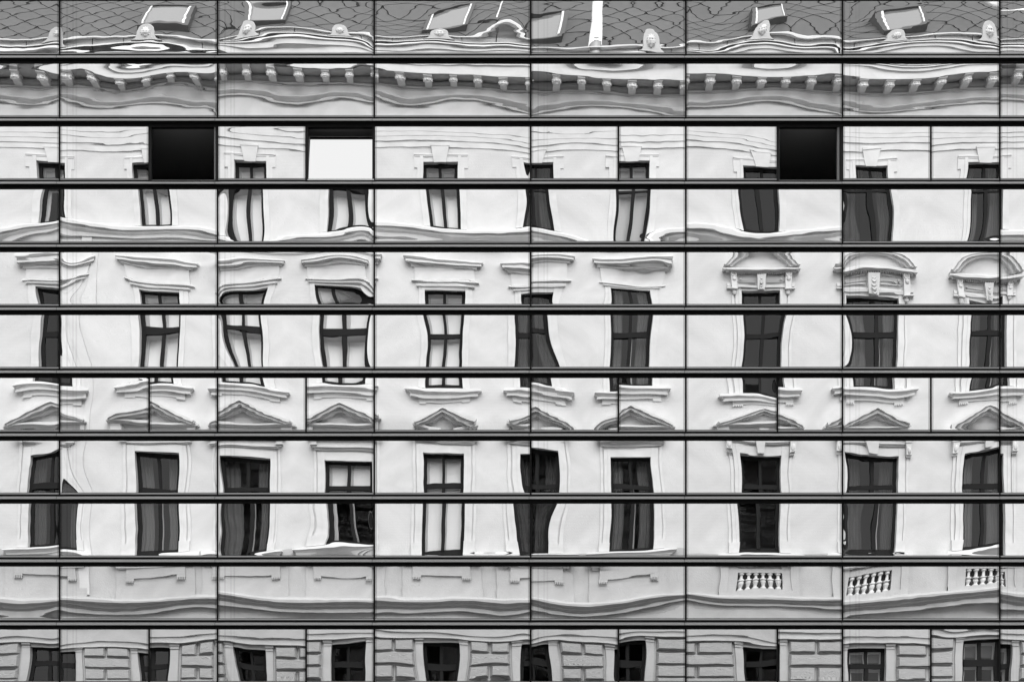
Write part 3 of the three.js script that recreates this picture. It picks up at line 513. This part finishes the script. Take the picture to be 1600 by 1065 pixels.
function solve(A, b) { const n = b.length; for (let i = 0; i < n; i++) { let m = i; for (let r = i + 1; r < n; r++) if (Math.abs(A[r][i]) > Math.abs(A[m][i])) m = r; [A[i], A[m]] = [A[m], A[i]]; [b[i], b[m]] = [b[m], b[i]];
  for (let r = i + 1; r < n; r++) { const f = A[r][i] / A[i][i]; if (f) { for (let c = i; c < n; c++) A[r][c] -= f * A[i][c]; b[r] -= f * b[i]; } } }
  const x = new Array(n).fill(0); for (let i = n - 1; i >= 0; i--) { let s = b[i]; for (let c = i + 1; c < n; c++) s -= A[i][c] * x[c]; x[i] = s / A[i][i]; } return x; }
const eye = new THREE.Vector3(0, EYE, D_GLASS);
function sag(x0, x1, y0, y1, spec, rnd) { // sheet between gX/gY limits → function (X, Y) → [h, dh/dX, dh/dY]
  const mx = (x0 + x1) / 2, hx = (x1 - x0) / 2, my = (y0 + y1) / 2, hy = (y1 - y0) / 2, ids = [];
  for (let i = 0; i < NI; i++) for (let j = 0; j < NJ; j++) if (i + j > 0 && i + j < 9) ids.push([i, j]);
  const n = ids.length, A = ids.map(() => new Float64Array(n)), b = new Float64Array(n), row = new Float64Array(n);
  const put = (w, t) => { for (let k = 0; k < n; k++) { if (!row[k]) continue; const q = row[k] * w; b[k] += q * t; for (let l = 0; l < n; l++) A[k][l] += q * row[l]; } };
  const basis = (X, Y, f) => { const L = legendre(NI, (X - mx) / hx), K = legendre(NJ, (Y - my) / hy); ids.forEach(([i, j], k) => row[k] = f(L, K, i, j)); };
  const fdx = (L, K, i, j) => L[1][i] * K[0][j] / hx, fdy = (L, K, i, j) => L[0][i] * K[1][j] / hy;
  const seen = (pxx, pyy, F, up) => { const X = gX(pxx), Y = gY(pyy), P = new THREE.Vector3(X, Y, 0), t = F.clone().sub(P).normalize(), w = eye.clone().sub(P).normalize(), m = t.add(w);
    basis(X, Y, up ? fdy : fdx); put(1 / 0.0004 ** 2, up ? -m.y / m.z : -m.x / m.z); };
  for (const q of (spec || '').split(/(?=[VH])/)) { const [head, ...pts] = q.trim().split(' '), v = parseFloat(head.slice(1));
    for (const s of pts) { const [a, c] = s.split(',').map(Number); seen(a, c, head[0] === 'V' ? new THREE.Vector3(fX(v), fY(c), Z_OLD) : new THREE.Vector3(fX(a), fY(v), Z_OLD), head[0] === 'H'); } }
  const G = 12, wb = 3.0 / (G * G);
  for (let a = 0; a < G; a++) for (let c = 0; c < G; c++) { const X = mx + hx * ((a + .5) / G * 2 - 1), Y = my + hy * ((c + .5) / G * 2 - 1);
    basis(X, Y, (L, K, i, j) => L[2][i] * K[0][j] / hx / hx); put(wb / 0.012 ** 2, 0);
    basis(X, Y, (L, K, i, j) => L[0][i] * K[2][j] / hy / hy); put(wb / 0.02 ** 2, 0);
    basis(X, Y, (L, K, i, j) => L[1][i] * K[1][j] / hx / hy); put(2 * wb / 0.012 ** 2, 0);
    basis(X, Y, fdx); put(0.3 * wb / 0.003 ** 2, 0); basis(X, Y, fdy); put(0.3 * wb / 0.003 ** 2, 0); }
  const c = solve(A.map((r) => Array.from(r)), Array.from(b));
  const waves = []; for (let k = 0; k < 7; k++) { const l = 0.14 + 0.3 * rnd(), a = rnd() * Math.PI * 2, s = 0.00005 + 0.00005 * rnd(); waves.push([Math.cos(a) * 6.283 / l, Math.sin(a) * 6.283 / l, s * l / 6.283, rnd() * 6.283]); }
  for (let k = 0; k < 5; k++) { const l = 0.045 + 0.06 * rnd(), s = 0.00005 + 0.00007 * rnd(); waves.push([(rnd() - 0.5) * 9, 6.283 / l, s * l / 6.283, rnd() * 6.283]); }
  const roll = [0, 1, 2, 3].map((k) => (rnd() - 0.5) * (k < 2 ? 0.0075 : 0.005)), DR = 0.028; // the sheet curls a little along its clamped edges
  return (X, Y) => { const L = legendre(NI, (X - mx) / hx), K = legendre(NJ, (Y - my) / hy); let h = 0, dx = 0, dy = 0;
    { const e = [Math.exp((Y - y1) / DR), Math.exp((y0 - Y) / DR), Math.exp((X - x1) / DR), Math.exp((x0 - X) / DR)]; h += DR * e.reduce((q, v, k) => q + v * roll[k], 0); dy += e[0] * roll[0] - e[1] * roll[1]; dx += e[2] * roll[2] - e[3] * roll[3]; }
    ids.forEach(([i, j], k) => { h += c[k] * L[0][i] * K[0][j]; dx += c[k] * L[1][i] * K[0][j] / hx; dy += c[k] * L[0][i] * K[1][j] / hy; });
    for (const [kx, ky, am, ph] of waves) { const t = kx * X + ky * Y + ph; h += am * Math.sin(t); dx += am * kx * Math.cos(t); dy += am * ky * Math.cos(t); }
    return [h, dx, dy]; };
}
function sheet(x0, x1, y0, y1, f, cell) { // a mesh of that sheet, with its own true normals
  const nx = Math.max(1, Math.ceil((x1 - x0) / cell)), ny = Math.max(1, Math.ceil((y1 - y0) / cell / 0.4)), p = [], n = [], uv = [], ix = [];
  for (let j = 0; j <= ny; j++) for (let i = 0; i <= nx; i++) { const X = x0 + (x1 - x0) * i / nx, Y = y0 + (y1 - y0) * j / ny, [h, dx, dy] = f(X, Y), l = Math.hypot(dx, dy, 1);
    p.push(X, Y, h); n.push(-dx / l, -dy / l, 1 / l); uv.push(X, Y);
    if (i < nx && j < ny) { const a = j * (nx + 1) + i; ix.push(a, a + 1, a + nx + 2, a, a + nx + 2, a + nx + 1); } }
  const g = new THREE.BufferGeometry(); g.setAttribute('position', new THREE.Float32BufferAttribute(p, 3)); g.setAttribute('normal', new THREE.Float32BufferAttribute(n, 3)); g.setAttribute('uv', new THREE.Float32BufferAttribute(uv, 2)); g.setIndex(ix); return g;
}
const STRIPED = [2, 3, 5, 7, 8], STRIPES = [[9.6, 10.8, M.mirrorStrip], [18.5, 20.5, M.mirrorFaint], [23.5, 26, M.mirrorFaint]];
const EDGE = 2.6 * PX, GAP = 1.45;
function panel(xa, xb, r, key) { // one glazing unit: coated sheet, its uncoated rims, the bead it stands on
  const x0 = gX(xa + GAP), x1 = gX(xb - GAP), y1 = gY(rowTop(r)), yb = gY(rowTop(r) + PANE), y0 = yb + 3.0 * PX, spec = BOW[key], near = spec !== undefined;
  let sd = 17; for (const ch of key) sd = sd * 31 + ch.charCodeAt(0) | 0;
  const rn = mulberry(sd), mir = M.mirrors[Math.floor(rn() * 4)], f = sag(x0, x1, y0, y1, spec, rn), g = group('glazing_unit', office), cell = near ? 0.026 : 0.8;
  const lines = near && xb - xa > 90 && STRIPED.includes(+key.split('.')[0]) && !key.endsWith('b') ? STRIPES : []; // faint upright lines near the left edge: double-glazing ghost reflections put into the tint
  let from = x0 + EDGE; for (const [a, b, m] of lines) { part('glass_pane', sheet(from, x0 + a * PX, y0, y1, f, cell), mir, g); part('ghost_strip', sheet(x0 + a * PX, from = x0 + b * PX, y0, y1, f, cell), m, g); }
  part('glass_pane', sheet(from, x1 - EDGE, y0, y1, f, cell), mir, g);
  part('pane_rim', sheet(x0, x0 + EDGE, y0, y1, f, cell), M.mirrorEdge, g); part('pane_rim', sheet(x1 - EDGE, x1, y0, y1, f, cell), M.mirrorEdge, g);
  new MB().hexa([[x0, yb, -0.03], [x1, yb, -0.03], [x1, yb, 0.016], [x0, yb, 0.016]], [[x0, y0 - 0.007, -0.03], [x1, y0 - 0.007, -0.03], [x1, y0 - 0.007, 0.004], [x0, y0 - 0.007, 0.004]]).build('glazing_bead', M.bead, g);
  return g;
}
const ROWS = [-7, 15];
for (let c = 0; c + 1 < COLS.length; c++) for (let r = ROWS[0]; r <= 14; r++) {
  const bay = c - 1, xa = COLS[c], xb = COLS[c + 1], inView = bay >= 1 && bay <= 8 && r >= 1 && r <= 11, split = inView && (r === 3 || r === 7 || r === 11) && SPLIT[bay];
  if (!split) { panel(xa, xb, r, inView ? `${bay}.${r}` : `far${c}.${r}`); continue; }
  panel(xa, split, r, `${bay}.${r}a`);
  if (r === 3 && (bay === 2 || bay === 6 || bay === 3)) continue; // opened lights, built below
  panel(split, xb, r, `${bay}.${r}b`);
}
{ // black recesses, mullions, bull-nosed caps
  const yTop = gY(rowTop(ROWS[0]) - 14), yLow = 0;
  COLS.forEach((x, k) => new MB().box(gX(x) - 0.03, gX(x) + 0.03, yLow, yTop, -0.09, -0.012).build('mullion', M.gasket, office));
  const nose = [...Array(10).keys()].map((k) => [0.025 + 0.065 * Math.sin(k / 9 * Math.PI / 2), 0.004 + 0.049 * Math.cos(k / 9 * Math.PI / 2)]).concat([[0.0895, 0.0015], [0.088, 0]]);
  for (let r = ROWS[0]; r <= 15; r++) {
    const yt = rowTop(r), yn = gY(yt - 5.2), yA = gY(yt), yB = gY(yt - ROWH + PANE);
    if (yA < 0.2) continue;
    new MB().box(gX(COLS[0]), gX(COLS[COLS.length - 1]), yA, yB, -0.085, -0.014).build('transom', M.gasket, office);
    const m = new MB().box(gX(COLS[0]), gX(COLS[COLS.length - 1]), yn - 0.003, yn + 0.05, -0.014, 0.03); m.build('transom_rail', M.gasket, office);
    for (let c = 0; c + 1 < COLS.length; c++) {
      const a = gX(COLS[c] - 2.6 + 0.35), b = gX(COLS[c + 1] - 2.6 - 0.35), k = new MB(), far = c < 2 || c > 10;
      const G = new THREE.BufferGeometry(), P = [], N = [], I = [];
      nose.forEach(([z, y], i) => { const [z0, y0] = nose[Math.max(0, i - 1)], [z1, y1] = nose[Math.min(nose.length - 1, i + 1)], dz = z1 - z0, dy = y1 - y0, l = Math.hypot(dz, dy);
        for (const X of [a, b]) { P.push(X, yn + y, z); N.push(0, dz / l, -dy / l); } if (i) { const q = 2 * i; I.push(q - 2, q, q - 1, q - 1, q, q + 1); } });
      G.setAttribute('position', new THREE.Float32BufferAttribute(P, 3)); G.setAttribute('normal', new THREE.Float32BufferAttribute(N, 3)); G.setAttribute('uv', new THREE.Float32BufferAttribute(P.flatMap((_, i) => i % 3 ? [] : [P[i], P[i + 1]]), 2)); G.setIndex(I);
      const u = group('transom_cap', office); part('cap_nose', G, M.cap, u);
      new MB().hexa([[a, yn + 0.001, 0.071], [b, yn + 0.001, 0.071], [b, yn + 0.006, 0.0], [a, yn + 0.006, 0.0]], [[a, yn + 0.048, 0.04], [b, yn + 0.048, 0.04], [b, yn + 0.05, 0.0], [a, yn + 0.05, 0.0]]).build('cap_soffit', M.gasket, u);
    }
  }
}
{ // divider posts beside the opening lights
  for (const [b, x] of Object.entries(SPLIT)) for (const r of [3, 7, 11]) new MB().box(gX(x) - 0.03, gX(x) + 0.03, gY(rowTop(r) + PANE) - 0.01, gY(rowTop(r)) + 0.01, -0.08, -0.011).build('divider_post', M.gasket, office);
  const y1 = gY(rowTop(3)), y0 = gY(rowTop(3) + PANE);
  // open lights: dark frames round a dark room
  const hole = (xa, xb, strips, label) => { const g = group('open_window', office); g.userData = { label };
    for (const [a, b] of strips) new MB().box(gX(a), gX(b), y0, y1 + 0.02, -0.1, -0.02).build('window_frame', M.frame, g);
    new MB().box(gX(xa), gX(xb), y0 - 0.01, y0 + 0.012, -0.2, -0.02).build('window_sill', M.darkMetal, g);
    const rail = new MB(); for (let x = xa + 3; x < xb - 14; x += 7.5) for (const q of [11.60, 11.635]) rail.box(gX(x), gX(x) + 0.04, q, q + 0.012, -1.0, -0.96); rail.build('ceiling_grille', M.frame, g); };
  hole(232.6, 339.5, [[333.8, 337]], 'dark open window, the left one of the two that show only the black room');
  hole(1215, 1316.8, [[1214.6, 1218.6], [1309, 1312.4]], 'dark open window, the right one of the two that show only the black room');
  const sx0 = gX(479.8), sx1 = gX(584.0), hgt = 0.68, g = group('tilted_window', office, 0, gY(280.8), -0.01);
  g.rotation.x = -10 * Math.PI / 180; g.userData = { label: 'window leaf tilted inwards at the top, shining white with sky' };
  part('glass_pane', sheet(sx0 + 0.02, sx1 - 0.02, 0.025, hgt - 0.005, sag(sx0, sx1, 0, hgt, 'V0', mulberry(3)), 0.05), M.leafGlass, g);
  const fr = new MB().box(sx0, sx0 + 0.02, 0, hgt, -0.05, 0.001).box(sx1 - 0.02, sx1, 0, hgt, -0.05, 0.001).box(sx0 + 0.02, sx1 - 0.02, 0, 0.025, -0.05, 0.001).box(sx0 + 0.02, sx1 - 0.02, hgt - 0.006, hgt, -0.05, -0.001); fr.build('leaf_frame', M.leafFrame, g);
}
{ // the block itself: dark rooms behind the glass, closed all round
  const a = gX(COLS[0]), b = gX(COLS[COLS.length - 1]), top = gY(rowTop(ROWS[0]) - 14);
  new MB().box(a, b, 0, top, -18.2, -18).build('back_wall', M.dark, office);
  for (const x of [a - 0.2, b]) new MB().box(x, x + 0.2, 0, top, -18, 0.0).build('side_wall', M.darkMetal, office);
  new MB().box(a, b, top, top + 0.3, -18.2, 0.03).build('roof_slab', M.darkMetal, office);
  for (let r = -6; r <= 15; r += 4) { const y = gY(rowTop(r + 1) - 8); if (y > 0.3) new MB().box(a, b, y - 0.05, y + 0.05, -18, -0.09).build('floor_slab', M.dark, office); }
  new MB().box(a, b, 0, gY(rowTop(15)) - 0.0, -0.3, -0.09).build('base_wall', M.darkMetal, office);
}
renderer.render(scene, camera);
